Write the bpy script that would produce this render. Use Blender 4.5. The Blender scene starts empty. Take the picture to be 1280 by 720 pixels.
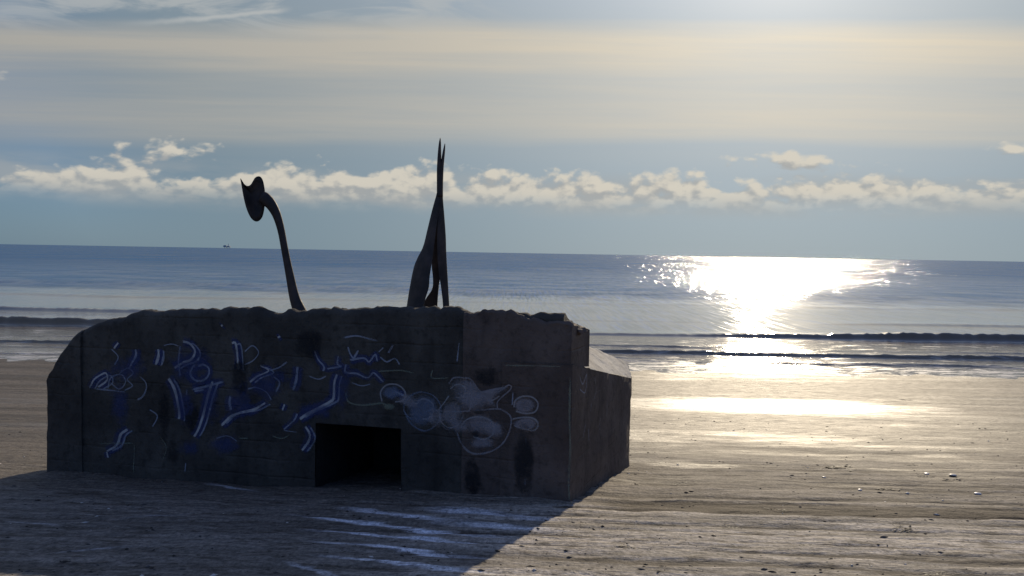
import bpy, bmesh, math, random
import numpy as np
from mathutils import Vector, Matrix, noise as mnoise

# ------------------------------------------------------------------ camera, sky, sun, exposure
scene = bpy.context.scene
C = scene.collection
R = math.radians
HC = 4.5                      # lens height above the sea
FPX, CXP, CYP = 960.0, 640.0, 360.0
PITCH, ROLL = R(-2.62), R(0.985)
SUN_AZ, SUN_EL = R(18.9), R(22.0)
SKY_STRENGTH = 0.075

cam_d = bpy.data.cameras.new('camera')
cam = bpy.data.objects.new('camera', cam_d)
C.objects.link(cam)
cam_d.sensor_fit = 'HORIZONTAL'; cam_d.sensor_width = 36.0; cam_d.lens = 36.0 * FPX / 1280.0
cam_d.clip_start = 0.1; cam_d.clip_end = 60000
CAM_ROT = (Matrix.Rotation(math.pi / 2 + PITCH, 4, 'X') @ Matrix.Rotation(ROLL, 4, 'Z'))
cam.matrix_world = Matrix.Translation((0, 0, HC)) @ CAM_ROT
scene.camera = cam

scene.view_settings.view_transform = 'Standard'
scene.view_settings.look = 'None'
scene.view_settings.gamma = 1.0
scene.view_settings.exposure = 0.1
scene.view_settings.use_curve_mapping = False
scene.cycles.use_denoising = True
scene.cycles.max_bounces = 6
scene.cycles.sample_clamp_indirect = 4.0
scene.cycles.caustics_reflective = False
scene.cycles.caustics_refractive = False


class G:
    """small helper that writes node maths as function calls"""
    def __init__(self, tree):
        self.t = tree

    def node(self, typ, **kw):
        n = self.t.nodes.new(typ)
        for k, v in kw.items():
            setattr(n, k, v)
        return n

    def put(self, sock, v):
        if isinstance(v, bpy.types.NodeSocket):
            self.t.links.new(v, sock)
        elif v is not None:
            sock.default_value = v

    def m(self, op, a, b=None, c=None, clamp=False):
        n = self.node('ShaderNodeMath', operation=op, use_clamp=clamp)
        for i, v in enumerate((a, b, c)):
            self.put(n.inputs[i], v)
        return n.outputs[0]

    def add(self, a, b): return self.m('ADD', a, b)
    def sub(self, a, b): return self.m('SUBTRACT', a, b)
    def mul(self, a, b): return self.m('MULTIPLY', a, b)
    def div(self, a, b): return self.m('DIVIDE', a, b)
    def mx(self, a, b): return self.m('MAXIMUM', a, b)
    def mn(self, a, b): return self.m('MINIMUM', a, b)

    def ss(self, x, lo, hi, o0=0.0, o1=1.0):
        n = self.node('ShaderNodeMapRange', interpolation_type='SMOOTHSTEP')
        self.put(n.inputs['Value'], x)
        if lo > hi:
            lo, hi, o0, o1 = hi, lo, o1, o0
        self.put(n.inputs['From Min'], lo); self.put(n.inputs['From Max'], hi)
        self.put(n.inputs['To Min'], o0); self.put(n.inputs['To Max'], o1)
        return n.outputs['Result']

    def vec(self, x, y, z=0.0):
        n = self.node('ShaderNodeCombineXYZ')
        for i, v in enumerate((x, y, z)):
            self.put(n.inputs[i], v)
        return n.outputs[0]

    def xyz(self, v):
        n = self.node('ShaderNodeSeparateXYZ'); self.put(n.inputs[0], v)
        return n.outputs[0], n.outputs[1], n.outputs[2]

    def noise(self, v, scale=1.0, detail=3.0, rough=0.5, dist=0.0, dim='3D'):
        n = self.node('ShaderNodeTexNoise', noise_dimensions=dim)
        self.put(n.inputs['Vector'], v)
        self.put(n.inputs['Scale'], scale); self.put(n.inputs['Detail'], detail)
        self.put(n.inputs['Roughness'], rough); self.put(n.inputs['Distortion'], dist)
        return n.outputs[0]

    def n2(self, x, y, seed=0.0, detail=3.0, rough=0.5, dist=0.0):
        return self.noise(self.vec(self.add(x, seed * 13.7), self.add(y, seed * 7.3), 0.0), 1.0, detail, rough, dist, dim='2D')

    def mix(self, f, a, b):
        n = self.node('ShaderNodeMix', data_type='RGBA')
        self.put(n.inputs['Factor'], f)
        for k, v in ((6, a), (7, b)):
            if isinstance(v, (tuple, list)):
                v = (*v[:3], 1.0)
            self.put(n.inputs[k], v)
        return n.outputs[2]

    def scale(self, col, f):
        n = self.node('ShaderNodeVectorMath', operation='SCALE')
        if isinstance(col, (tuple, list)):
            col = tuple(col[:3])
        self.put(n.inputs[0], col); self.put(n.inputs['Scale'], f)
        return n.outputs[0]

    def vadd(self, a, b):
        n = self.node('ShaderNodeVectorMath', operation='ADD')
        self.put(n.inputs[0], a); self.put(n.inputs[1], b)
        return n.outputs[0]

    def ramp(self, f, pts):
        n = self.node('ShaderNodeValToRGB')
        el = n.color_ramp.elements
        while len(el) < len(pts):
            el.new(0.5)
        for e, (p, c) in zip(el, pts):
            e.position = p
            e.color = (c, c, c, 1) if isinstance(c, (int, float)) else (*c, 1)
        self.put(n.inputs[0], f)
        return n.outputs[0]


# --- world: Nishita sky seen through thin high cloud and a bank of cumulus low over the sea
world = bpy.data.worlds.new('World'); scene.world = world; world.use_nodes = True
wt = world.node_tree; wt.nodes.clear(); g = G(wt)
sky = g.node('ShaderNodeTexSky', sky_type='NISHITA')
sky.sun_disc = False; sky.sun_elevation = SUN_EL; sky.sun_rotation = SUN_AZ
sky.altitude = 0; sky.air_density = 1.0; sky.dust_density = 0.6; sky.ozone_density = 3.0
tc = g.node('ShaderNodeTexCoord')
dx, dy, dz = g.xyz(tc.outputs['Generated'])
el = g.mul(g.m('ARCSINE', dz), 57.29578)
az = g.mul(g.m('ARCTAN2', dx, dy), 57.29578)
azc = g.mx(g.mn(g.mul(az, 0.0174533), 0.87), -0.87)
elb = g.mul(g.m('ARCTANGENT', g.div(g.m('TANGENT', g.mul(el, 0.0174533)), g.m('COSINE', azc))), 57.29578)    # rows of cloud run parallel to the shore
sdir = (math.sin(SUN_AZ) * math.cos(SUN_EL), math.cos(SUN_AZ) * math.cos(SUN_EL), math.sin(SUN_EL))
dn = g.node('ShaderNodeVectorMath', operation='DOT_PRODUCT')
g.put(dn.inputs[0], tc.outputs['Generated']); dn.inputs[1].default_value = sdir
sang = g.mul(g.m('ARCCOSINE', g.mn(dn.outputs['Value'], 0.99999)), 57.29578)     # degrees from the sun
glow = g.m('POWER', 2.71828, g.mul(sang, -0.11))
glow2 = g.m('POWER', 2.71828, g.mul(sang, -0.035))
K = 1.0 / SKY_STRENGTH
# blue-grey base: sky texture with its glare held back by the haze
base = g.node('ShaderNodeMix', data_type='RGBA')
hz = g.mul(g.ss(el, 14.0, 42.0, 0.97, 0.0), g.mx(g.ss(sang, 85.0, 40.0), g.ss(el, 24.0, 6.0, 0.0, 0.85)))
hazecol = g.vadd(g.vadd(g.scale((0.062 * K, 0.135 * K, 0.192 * K), 1.0), g.scale((0.47 * K, 0.45 * K, 0.41 * K), glow2)),
                 g.scale((1.2 * K, 1.0 * K, 0.80 * K), g.mul(glow, 0.20)))
tint = g.node('ShaderNodeVectorMath', operation='MULTIPLY')
wt.links.new(sky.outputs[0], tint.inputs[0]); tint.inputs[1].default_value = (0.70, 0.96, 1.55)      # clean, very blue winter sky away from the haze
base_c = g.mix(hz, tint.outputs[0], hazecol)

# high veil in long level streaks
wob = g.mul(g.sub(g.n2(g.mul(az, 0.03), g.mul(el, 0.22), 3.0, 3.0, 0.5), 0.5), 2.0)
elw = g.sub(g.add(elb, wob), g.mul(g.mul(azc, 57.3), 0.014))
bands = g.ramp(g.div(g.mx(elw, 0.0), 30.0), [
    (0.0, 0.0), (0.17, 0.05), (0.245, 0.12), (0.275, 0.55), (0.34, 0.62), (0.385, 0.50), (0.425, 0.46), (0.455, 0.72), (0.505, 0.95),
    (0.535, 0.60), (0.565, 0.12), (0.66, 0.14), (0.80, 0.18), (1.0, 0.12)])
streak = g.n2(g.mul(az, 0.04), g.mul(elb, 1.0), 7.0, 4.0, 0.6, 0.2)
broad = g.n2(g.mul(az, 0.045), g.mul(el, 0.16), 17.0, 2.0, 0.5)
veil = g.m('MULTIPLY', bands, g.add(0.30, g.mul(g.add(streak, g.mul(broad, 0.6)), 0.95)), clamp=True)
veil = g.mul(g.mul(veil, g.ss(el, 1.0, 9.0)), g.ss(sang, 120.0, 50.0))
veilcol = g.vadd(g.vadd(g.scale((0.275 * K, 0.285 * K, 0.285 * K), 1.0), g.scale((0.50 * K, 0.40 * K, 0.25 * K), glow2)),
                 g.scale((1.1 * K, 0.92 * K, 0.66 * K), g.mul(glow, 0.30)))
col = g.mix(veil, base_c, veilcol)
# wispy cirrus and one contrail high on the seaward side
ct = g.sub(g.sub(el, 14.6), g.mul(g.add(az, 25.1), 0.205))
trail = g.mul(g.mul(g.ss(g.m('ABSOLUTE', g.add(ct, g.mul(g.sub(g.n2(g.mul(az, 1.2), g.mul(el, 1.2), 1.0, 2.0), 0.5), 0.16))), 0.30, 0.0), g.ss(az, -28.0, -21.0)),
              g.ss(az, -15.8, -17.5))
wisp = g.mul(g.mul(g.ss(g.n2(g.mul(az, 0.11), g.mul(el, 0.55), 23.0, 5.0, 0.62, 0.6), 0.42, 0.66), g.ss(elb, 14.5, 17.5)), g.ss(az, 4.0, -10.0))
col = g.mix(g.mx(g.mul(trail, 0.75), g.mul(wisp, 0.6)), col, (0.46 * K, 0.47 * K, 0.46 * K))


def cumulus(da, de):
    """density of the cumulus bank; da, de shift the sample towards the light"""
    a = g.add(az, da); e = g.add(elb, de)
    n1 = g.n2(g.mul(a, 0.34), g.mul(e, 0.62), 4.2, 5.0, 0.54, 0.15)
    wv = g.n2(g.mul(a, 0.9), g.mul(e, 0.9), 9.0, 2.0, 0.6)
    vo = g.node('ShaderNodeTexVoronoi', feature='F1', voronoi_dimensions='2D')
    g.put(vo.inputs['Vector'], g.vec(g.add(g.mul(a, 0.95), g.mul(wv, 0.9)), g.add(g.mul(e, 1.5), g.mul(wv, -0.9)), 0.0))
    vo.inputs['Scale'].default_value = 1.0
    n1 = g.add(n1, g.mul(g.sub(0.42, vo.outputs['Distance']), 0.26))
    n0 = g.n2(g.mul(a, 0.115), 2.1, 0.7, 2.0, 0.5)
    ea = g.sub(e, g.mul(a, 0.008))
    topy = g.add(5.2, g.mul(g.sub(n0, 0.5), 5.0))
    lo = g.ss(ea, 2.4, 4.0)
    up = g.ss(g.sub(ea, topy), -1.0, 2.6, 0.0, 1.0)
    d = g.sub(g.add(n1, g.mul(lo, 0.26)), g.add(g.mul(up, 0.72), 0.40))
    # loose scraps above the bank
    for (ca, ce, ra, re) in ((-24.0, 7.15, 1.9, 0.50), (19.8, 7.15, 3.0, 0.46), (33.2, 8.2, 1.0, 0.32), (-33.6, 12.1, 0.45, 0.3),
                             (52.0, 9.5, 2.6, 0.7), (-52.0, 9.0, 3.0, 0.6), (70.0, 9.8, 2.5, 0.6)):
        rr = g.add(g.m('POWER', g.div(g.sub(a, ca), ra), 2.0), g.m('POWER', g.div(g.sub(e, ce), re), 2.0))
        d = g.mx(d, g.sub(g.add(g.mul(n1, 0.9), -0.20), g.mul(g.m('SQRT', rr), 0.20)))
    return d


c0 = cumulus(0.0, 0.0)
c1 = cumulus(0.25, 0.60)
cov = g.mul(g.ss(c0, -0.04, 0.20), g.ss(el, 2.4, 4.4))
under = g.mul(g.mul(g.ss(el, 2.2, 4.0), g.ss(el, 6.4, 4.6)), g.ss(g.n2(g.mul(az, 0.12), g.mul(el, 0.5), 31.0, 4.0, 0.55), 0.34, 0.66))
col = g.mix(g.mul(under, 0.55), col, (0.37 * K, 0.375 * K, 0.365 * K))
lit = g.ss(g.sub(c0, c1), -0.13, 0.24)
ccol = g.mix(lit, (0.32 * K, 0.335 * K, 0.34 * K), (0.58 * K, 0.545 * K, 0.47 * K))
ccol = g.vadd(ccol, g.scale((0.10 * K, 0.08 * K, 0.05 * K), glow2))
col = g.mix(g.mul(cov, g.ss(el, 2.6, 5.0, 0.25, 0.92)), col, ccol)
bgn = g.node('ShaderNodeBackground'); g.put(bgn.inputs[0], col); bgn.inputs[1].default_value = SKY_STRENGTH
wo = g.node('ShaderNodeOutputWorld'); wt.links.new(bgn.outputs[0], wo.inputs[0])
world.cycles.sampling_method = 'MANUAL'; world.cycles.sample_map_resolution = 512

sun_d = bpy.data.lights.new('sun', 'SUN'); sun_d.energy = 3.6; sun_d.angle = R(0.55); sun_d.color = (1.0, 0.84, 0.61)
sun = bpy.data.objects.new('sun', sun_d); C.objects.link(sun)
sun.rotation_euler = Vector(sdir).to_track_quat('Z', 'Y').to_euler()
sun.location = Vector(sdir) * 60

# ------------------------------------------------------------------ helpers
CR3 = CAM_ROT.to_3x3()


def ray(px, py):
    return CR3 @ Vector(((px - CXP) / FPX, -(py - CYP) / FPX, -1.0))


def at_plane(px, py, p0, n):
    d = ray(px, py); o = Vector((0, 0, HC))
    return o + d * ((Vector(p0) - o).dot(n) / d.dot(n))


def at_depth(px, py, Y):
    d = ray(px, py)
    return Vector((0, 0, HC)) + d * (Y / d.y)


def link(name, me, mat, parent=None):
    o = bpy.data.objects.new(name, me); C.objects.link(o)
    if mat is not None and not me.materials:
        me.materials.append(mat)
    if parent is not None:
        o.parent = parent
        o.matrix_parent_inverse = parent.matrix_world.inverted()
    return o


def from_py(name, vs, fs, mat, parent=None, smooth=True):
    me = bpy.data.meshes.new(name)
    me.from_pydata([tuple(v) for v in vs], [], fs); me.update()
    if smooth:
        me.polygons.foreach_set('use_smooth', [True] * len(me.polygons))
    return link(name, me, mat, parent)


def tag(o, label=None, cat=None, group=None, kind=None):
    for k, v in (('label', label), ('category', cat), ('group', group), ('kind', kind)):
        if v:
            o[k] = v
    return o


def empty(name, loc):
    o = bpy.data.objects.new(name, None); o.empty_display_size = 0.2; C.objects.link(o)
    o.location = loc
    o.matrix_world = Matrix.Translation(loc)
    return o


def material(name):
    m = bpy.data.materials.new(name); m.use_nodes = True
    t = m.node_tree; t.nodes.clear(); q = G(t)
    out = q.node('ShaderNodeOutputMaterial'); b = q.node('ShaderNodeBsdfPrincipled')
    t.links.new(b.outputs[0], out.inputs[0])
    return m, q, b, out


def grid_mesh(name, X, Y, Z, mat, parent=None):
    """X: columns, Y: rows, Z[row, col]"""
    nr, nc = Z.shape
    co = np.empty((nr, nc, 3), np.float32)
    co[..., 0] = X[None, :] if X.ndim == 1 else X
    co[..., 1] = Y[:, None] if Y.ndim == 1 else Y
    co[..., 2] = Z
    idx = np.arange(nr * nc).reshape(nr, nc)
    q = np.stack([idx[:-1, :-1], idx[:-1, 1:], idx[1:, 1:], idx[1:, :-1]], -1).reshape(-1, 4)
    me = bpy.data.meshes.new(name)
    me.vertices.add(nr * nc); me.vertices.foreach_set('co', co.ravel())
    me.loops.add(q.size); me.loops.foreach_set('vertex_index', q.ravel().astype(np.int32))
    me.polygons.add(len(q)); me.polygons.foreach_set('loop_start', np.arange(0, q.size, 4, dtype=np.int32))
    me.update(); me.validate()
    me.polygons.foreach_set('use_smooth', np.ones(len(q), bool))
    return link(name, me, mat, parent)


def vnoise2(x, y, seed=0):
    """vectorised smooth value noise, -1..1"""
    x = np.asarray(x, float); y = np.asarray(y, float)
    xi = np.floor(x).astype(np.int64); yi = np.floor(y).astype(np.int64)
    fx = x - xi; fy = y - yi
    fx = fx * fx * fx * (fx * (fx * 6 - 15) + 10); fy = fy * fy * fy * (fy * (fy * 6 - 15) + 10)

    def h(a, b):
        n = (a * 374761393 + b * 668265263 + seed * 974711) & 0x7fffffff
        n = ((n ^ (n >> 13)) * 1274126177) & 0x7fffffff
        return ((n ^ (n >> 16)) & 0xffff) / 32767.5 - 1.0
    return (h(xi, yi) * (1 - fx) + h(xi + 1, yi) * fx) * (1 - fy) + (h(xi, yi + 1) * (1 - fx) + h(xi + 1, yi + 1) * fx) * fy


def fbm(x, y, seed=0, octv=4, gain=0.5):
    s = 0; a = 1.0
    for i in range(octv):
        s = s + a * vnoise2(np.asarray(x) * 2 ** i, np.asarray(y) * 2 ** i, seed + i * 17)
        a *= gain
    return s


# ------------------------------------------------------------------ the beach
SL = 0.14; G0 = HC - 1.62      # dry upper beach: G0 - SL*y


def ground_pt(px, py):
    d = ray(px, py); o = Vector((0, 0, HC))
    t = (G0 - HC) / (d.z + SL * d.y)
    return o + d * t


def beach_base(y):
    y = np.asarray(y, float)
    up = G0 - SL * y
    z13 = G0 - SL * 13
    t = np.clip((y - 13) / 18.0, 0, 1)
    mid = z13 * (1 - t) ** 2 - 0.0
    tl = 15.3 / 18.0
    zl = z13 * (1 - tl) ** 2; sl = 2 * z13 / 18 * (1 - tl)
    low = zl - sl * (y - 28.3)
    low = np.maximum(low, -0.25 - 0.012 * (y - 28.3))
    z = np.where(y < 13, up, np.where(y < 28.3, mid, low))
    return np.maximum(z, -6)


def rut_profile(x, y):
    """tyre ruts and wind ridges running along the shore, sharpest in front of and beside the bunker"""
    yy = y + 0.05 * x + 0.16 * vnoise2(x * 0.22, y * 0.5, 5) + 0.03 * vnoise2(x * 0.9, y * 1.5, 6)
    amp = 0.5 + 0.5 * vnoise2(x * 0.16, y * 0.9, 9)
    sw = np.sin(yy * 2 * np.pi / 0.43 + 3.0 * vnoise2(x * 0.13, yy * 0.6, 3))
    h = 0.022 * (0.35 - np.maximum(0, -sw) ** 1.5) * (0.35 + 0.65 * amp)
    h = h + 0.011 * vnoise2(x * 0.6, yy * 6.0, 12) + 0.007 * vnoise2(x * 1.6, yy * 9.5, 14) + 0.004 * vnoise2(x * 5.0, yy * 12.0, 15)
    h = h + 0.014 * vnoise2(x * 0.35, yy * 3.4, 11)
    h = h + (0.022 * np.exp(-((yy - 8.95) / 0.13) ** 2) - 0.035 * np.exp(-((yy - 8.55) / 0.20) ** 2)) / (1 + np.exp(-(x - 1.2) / 0.3))
    h = h * (0.30 + 0.70 / (1 + np.exp(-(x + 1.2) / 0.6)))      # trodden flat towards the bunker's far end
    fade = 1 / (1 + np.exp((y - 12.0) / 1.2))
    h2 = 0.012 * vnoise2(x * 0.18, yy * 1.3, 21) + 0.008 * vnoise2(x * 0.9, yy * 4.0, 22) + 0.006 * vnoise2(x * 2.2, yy * 5.0, 23)
    return h * fade + h2 * (1 - fade) * 1 / (1 + np.exp((y - 27) / 1.0)) + 0.006 * fbm(x * 3.0, y * 4.0, 31, 3) * fade


_n = ground_pt(713, 627); _l = ground_pt(62, 592); _f = ground_pt(787, 584)


def seg_dist(x, y, a, b):
    dx_, dy_ = b.x - a.x, b.y - a.y
    t = np.clip(((x - a.x) * dx_ + (y - a.y) * dy_) / (dx_ * dx_ + dy_ * dy_), 0, 1)
    return np.hypot(x - a.x - t * dx_, y - a.y - t * dy_)


def beach_z(x, y):
    x = np.asarray(x, float); y = np.asarray(y, float)
    d = np.minimum(seg_dist(x, y, _n, _l), seg_dist(x, y, _n, _f))
    drift = np.exp(-(d / 0.30) ** 2) * (0.012 + 0.030 * vnoise2(x * 1.1, y * 1.1, 61) + 0.022 * vnoise2(x * 3.7, y * 3.7, 62)) - 0.012 * np.exp(-((d - 0.7) / 0.35) ** 2)
    return beach_base(y) + rut_profile(x, y) + drift


xs_f = np.arange(-12, 12.01, 0.07)
xg = 12 * 1.13 ** np.arange(1, 62)
XS = np.concatenate([-xg[::-1], xs_f, xg])
YS = np.concatenate([-np.array([9000, 4000, 1500, 600, 250, 110, 60, 35, 20, 12, 7, 4, 2, 0.5])[:], [0.5, 1.5, 2.5, 3.2],
                     np.arange(3.6, 5.0, 0.05), np.arange(5.0, 13.0, 0.033), np.arange(13.0, 31.0, 0.09), 31 * 1.09 ** np.arange(0, 40)])
XX, YY = np.meshgrid(XS, YS)
ZZ = np.where(np.abs(XX) < 200, beach_z(np.clip(XX, -200, 200), np.clip(YY, -40, 900)), beach_base(np.clip(YY, -40, 900)))
# the land behind levels off into low dune ground
ZZ = np.where(YY < -12, np.minimum(ZZ, 4.6 + 0.5 * vnoise2(XX * 0.02, YY * 0.02, 4)), ZZ)

CRUST = []
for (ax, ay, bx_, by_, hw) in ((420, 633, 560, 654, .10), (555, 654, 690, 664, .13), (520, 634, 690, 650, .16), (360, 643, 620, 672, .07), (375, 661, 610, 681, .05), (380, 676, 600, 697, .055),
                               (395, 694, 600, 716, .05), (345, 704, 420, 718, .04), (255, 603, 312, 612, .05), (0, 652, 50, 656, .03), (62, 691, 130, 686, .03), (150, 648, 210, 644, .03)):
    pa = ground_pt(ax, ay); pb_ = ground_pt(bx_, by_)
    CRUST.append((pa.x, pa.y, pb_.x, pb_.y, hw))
sand_m, q, b, out = material('beach_sand')
geo = q.node('ShaderNodeNewGeometry'); P = geo.outputs['Position']
px_, py_, pz_ = q.xyz(P)
brk = q.n2(q.mul(px_, 0.35), q.mul(py_, 1.6), 3.0, 5.0, 0.65, 0.3)
wetgrad = q.ss(q.add(py_, q.mul(q.sub(brk, 0.5), 11.0)), 9.6, 16.5)
yl = q.add(py_, q.mul(px_, 0.05))
sv = q.vec(q.mul(px_, 0.28), q.mul(yl, 3.0), 0.0)
str1 = q.n2(q.mul(px_, 0.40), q.mul(yl, 3.4), 1.0, 5.0, 0.66, 0.4)
str2 = q.noise(q.vec(q.mul(px_, 0.10), q.mul(yl, 1.25), 4.0), 1.0, 4.0, 0.55, 0.2)
str3 = q.n2(q.mul(px_, 2.6), q.mul(yl, 9.0), 9.0, 5.0, 0.68, 0.2)
grain = q.noise(P, 60.0, 3.0, 0.7)
gr2 = q.n2(q.mul(px_, 26.0), q.mul(py_, 16.0), 5.0, 3.0, 0.75)
gr3 = q.n2(q.mul(px_, 7.0), q.mul(yl, 16.0), 6.0, 4.0, 0.72)
blot = q.noise(P, 2.4, 5.0, 0.6)
pale = q.ss(q.add(q.add(q.mul(str1, 0.75), q.mul(str2, 0.30)), q.mul(blot, 0.12)), 0.51, 0.65)
# pale dry crust left in the furrows beside the bunker's corner, in long thin tongues
crust = None
edge_n = q.mul(q.sub(q.noise(q.vec(q.mul(px_, 0.8), q.mul(py_, 4.0), 2.0), 1.0, 5.0, 0.65, 0.3), 0.5), 0.34)
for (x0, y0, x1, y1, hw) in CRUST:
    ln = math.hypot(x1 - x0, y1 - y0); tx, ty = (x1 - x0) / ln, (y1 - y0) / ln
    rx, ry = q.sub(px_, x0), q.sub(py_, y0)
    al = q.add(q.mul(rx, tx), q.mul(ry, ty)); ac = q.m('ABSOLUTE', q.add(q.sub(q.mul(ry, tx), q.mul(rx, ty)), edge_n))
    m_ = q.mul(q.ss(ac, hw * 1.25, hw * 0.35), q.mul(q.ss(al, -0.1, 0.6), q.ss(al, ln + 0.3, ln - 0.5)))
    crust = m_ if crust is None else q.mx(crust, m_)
band = q.m('ABSOLUTE', q.sub(q.add(yl, q.mul(q.sub(blot, 0.5), 0.22)), 8.60))
band = q.mul(q.ss(band, 0.36, 0.24), q.ss(px_, 0.6, 1.6))
zone = q.ss(yl, 8.2, 9.4)
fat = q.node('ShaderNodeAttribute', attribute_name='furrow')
furrow_shade = q.ss(q.add(q.add(fat.outputs['Fac'], q.mul(q.sub(str3, 0.5), 0.9)), q.mul(q.sub(str1, 0.5), 0.7)), -0.10, 0.42)     # shade of the furrow sides painted into the sand as darker lines
dryc = q.mix(furrow_shade, q.mix(pale, (0.225, 0.203, 0.172), (0.40, 0.362, 0.312)), (0.098, 0.083, 0.065))
dryc = q.mix(q.mul(zone, 0.60), dryc, (0.128, 0.108, 0.083))
dryc = q.mix(q.mul(q.ss(px_, 0.2, -1.6), 0.65), dryc, (0.135, 0.120, 0.100))  # sand painted darker to the left, deepening the shade before the bunker
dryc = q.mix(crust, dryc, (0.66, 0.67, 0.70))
dryc = q.mix(q.mul(band, 0.9), dryc, (0.066, 0.050, 0.034))
dryc = q.mix(q.ss(str3, 0.54, 0.68, 0.0, 0.6), dryc, (0.070, 0.057, 0.042))
wetc = q.mix(q.ss(str2, 0.35, 0.65), (0.085, 0.070, 0.050), (0.16, 0.132, 0.098))
wetc = q.mix(q.ss(str3, 0.50, 0.72, 0.0, 0.5), wetc, (0.05, 0.04, 0.03))
sc = q.mix(wetgrad, dryc, wetc)
sc = q.scale(sc, q.mul(q.ss(gr2, 0.30, 0.70, 0.74, 1.26), q.ss(gr3, 0.30, 0.70, 0.72, 1.28)))
clod = q.ss(q.n2(q.mul(px_, 11.0), q.mul(yl, 15.0), 8.0, 3.0, 0.7), 0.64, 0.72)
sc = q.mix(q.mul(clod, 0.75), sc, (0.035, 0.028, 0.020))
speck = q.ss(q.noise(P, 24.0, 2.0, 0.6), 0.70, 0.76)
sc = q.mix(q.mul(speck, 0.75), sc, (0.03, 0.026, 0.02))
dune = q.ss(q.add(py_, q.mul(q.sub(q.noise(P, 0.3, 3.0), 0.5), 5.0)), -1.0, -5.0)
sc = q.mix(dune, sc, q.mix(q.noise(P, 3.0, 5.0, 0.7), (0.035, 0.045, 0.020), (0.075, 0.075, 0.040)))
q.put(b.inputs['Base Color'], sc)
# films of standing water on the lower beach
film = q.noise(q.vec(q.mul(px_, 0.07), q.mul(q.add(py_, q.mul(px_, 0.02)), 0.42), 1.0), 1.0, 5.0, 0.58, 0.35)
ex2 = q.div(q.sub(px_, 6.9), 4.8); ey2 = q.div(q.sub(py_, 21.6), 1.5)
pl2 = q.ss(q.add(q.add(q.m('POWER', ex2, 2.0), q.m('POWER', ey2, 2.0)), q.add(q.mul(q.sub(film, 0.5), 1.8), q.mul(q.sub(brk, 0.5), 2.4))), 1.45, 0.1)
ex3 = q.div(q.sub(px_, 2.9), 0.85); ey3 = q.div(q.sub(py_, 12.0), 0.42)
pl3 = q.mul(q.ss(q.add(q.add(q.m('POWER', ex3, 2.0), q.m('POWER', ey3, 2.0)), q.mul(q.sub(str3, 0.5), 2.5)), 1.1, 0.2), 0.9)
filmk = q.mx(q.mul(q.mul(q.ss(q.add(film, q.mul(q.sub(brk, 0.5), 0.4)), 0.45, 0.72), wetgrad), 0.55), pl2)
rough_w = q.add(q.sub(0.62, q.mul(filmk, 0.28)), q.mul(q.sub(str3, 0.5), 0.35))
nf = q.node('ShaderNodeMix', data_type='FLOAT')
wetall = q.mx(wetgrad, pl3)
q.put(nf.inputs[0], wetall); q.put(nf.inputs[2], 0.80); q.put(nf.inputs[3], rough_w)
q.put(b.inputs['Roughness'], nf.outputs[0])
nf2 = q.node('ShaderNodeMix', data_type='FLOAT')
q.put(nf2.inputs[0], wetall); q.put(nf2.inputs[2], 0.15); q.put(nf2.inputs[3], q.add(0.28, q.mul(filmk, 0.22)))
q.put(b.inputs['Specular IOR Level'], nf2.outputs[0])
hgt = q.add(q.add(q.mul(blot, 0.5), q.mul(q.noise(P, 14.0, 4.0, 0.65), 0.45)), q.add(q.mul(grain, 0.06), q.add(q.mul(str3, 1.1), q.mul(str1, 0.8))))
bp = q.node('ShaderNodeBump'); q.put(bp.inputs['Height'], hgt); bp.inputs['Distance'].default_value = 0.03
q.put(bp.inputs['Strength'], q.sub(0.9, q.mul(filmk, 0.6)))
sand_m.node_tree.links.new(bp.outputs[0], b.inputs['Normal'])
beach = grid_mesh('beach', XS, YS, ZZ, sand_m)
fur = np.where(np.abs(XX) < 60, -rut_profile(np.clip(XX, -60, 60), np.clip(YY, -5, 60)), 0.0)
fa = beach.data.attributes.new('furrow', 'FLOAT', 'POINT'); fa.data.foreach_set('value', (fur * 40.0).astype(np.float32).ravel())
tag(beach, 'grey brown sandy beach with long ruts sloping to the sea', 'beach', kind='structure')

# ------------------------------------------------------------------ the sea
sx = np.arange(-48, 48.01, 0.20)
sg = 48 * 1.16 ** np.arange(1, 44)
SX = np.concatenate([-sg[::-1], sx, sg])
SY = np.concatenate([np.arange(27.0, 56.0, 0.075), 56 + np.cumsum(0.09 * 1.035 ** np.arange(0, 120)), []])
SY = np.concatenate([SY, SY[-1] * 1.11 ** np.arange(1, 58)])
WX, WY = np.meshgrid(SX, SY)


def crest(y0, amp, wf, wb, wobble, seed, slope=0.0):
    yc = y0 + slope * WX + wobble * vnoise2(WX * 0.06, WX * 0 + seed, seed) + 0.10 * vnoise2(WX * 0.7, WX * 0 + 1.3, seed + 1)
    d = WY - yc
    w = np.where(d < 0, wf, wb)
    A = np.interp(WX, *zip(*amp)) * (1 + 0.13 * vnoise2(WX * 0.17, WX * 0, seed + 2) + 0.07 * vnoise2(WX * 1.7, WX * 0, seed + 3) + 0.13 * vnoise2(WX * 4.9, WX * 0, seed + 4))
    return A * np.exp(-np.abs(d / w) ** 1.7)


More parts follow.
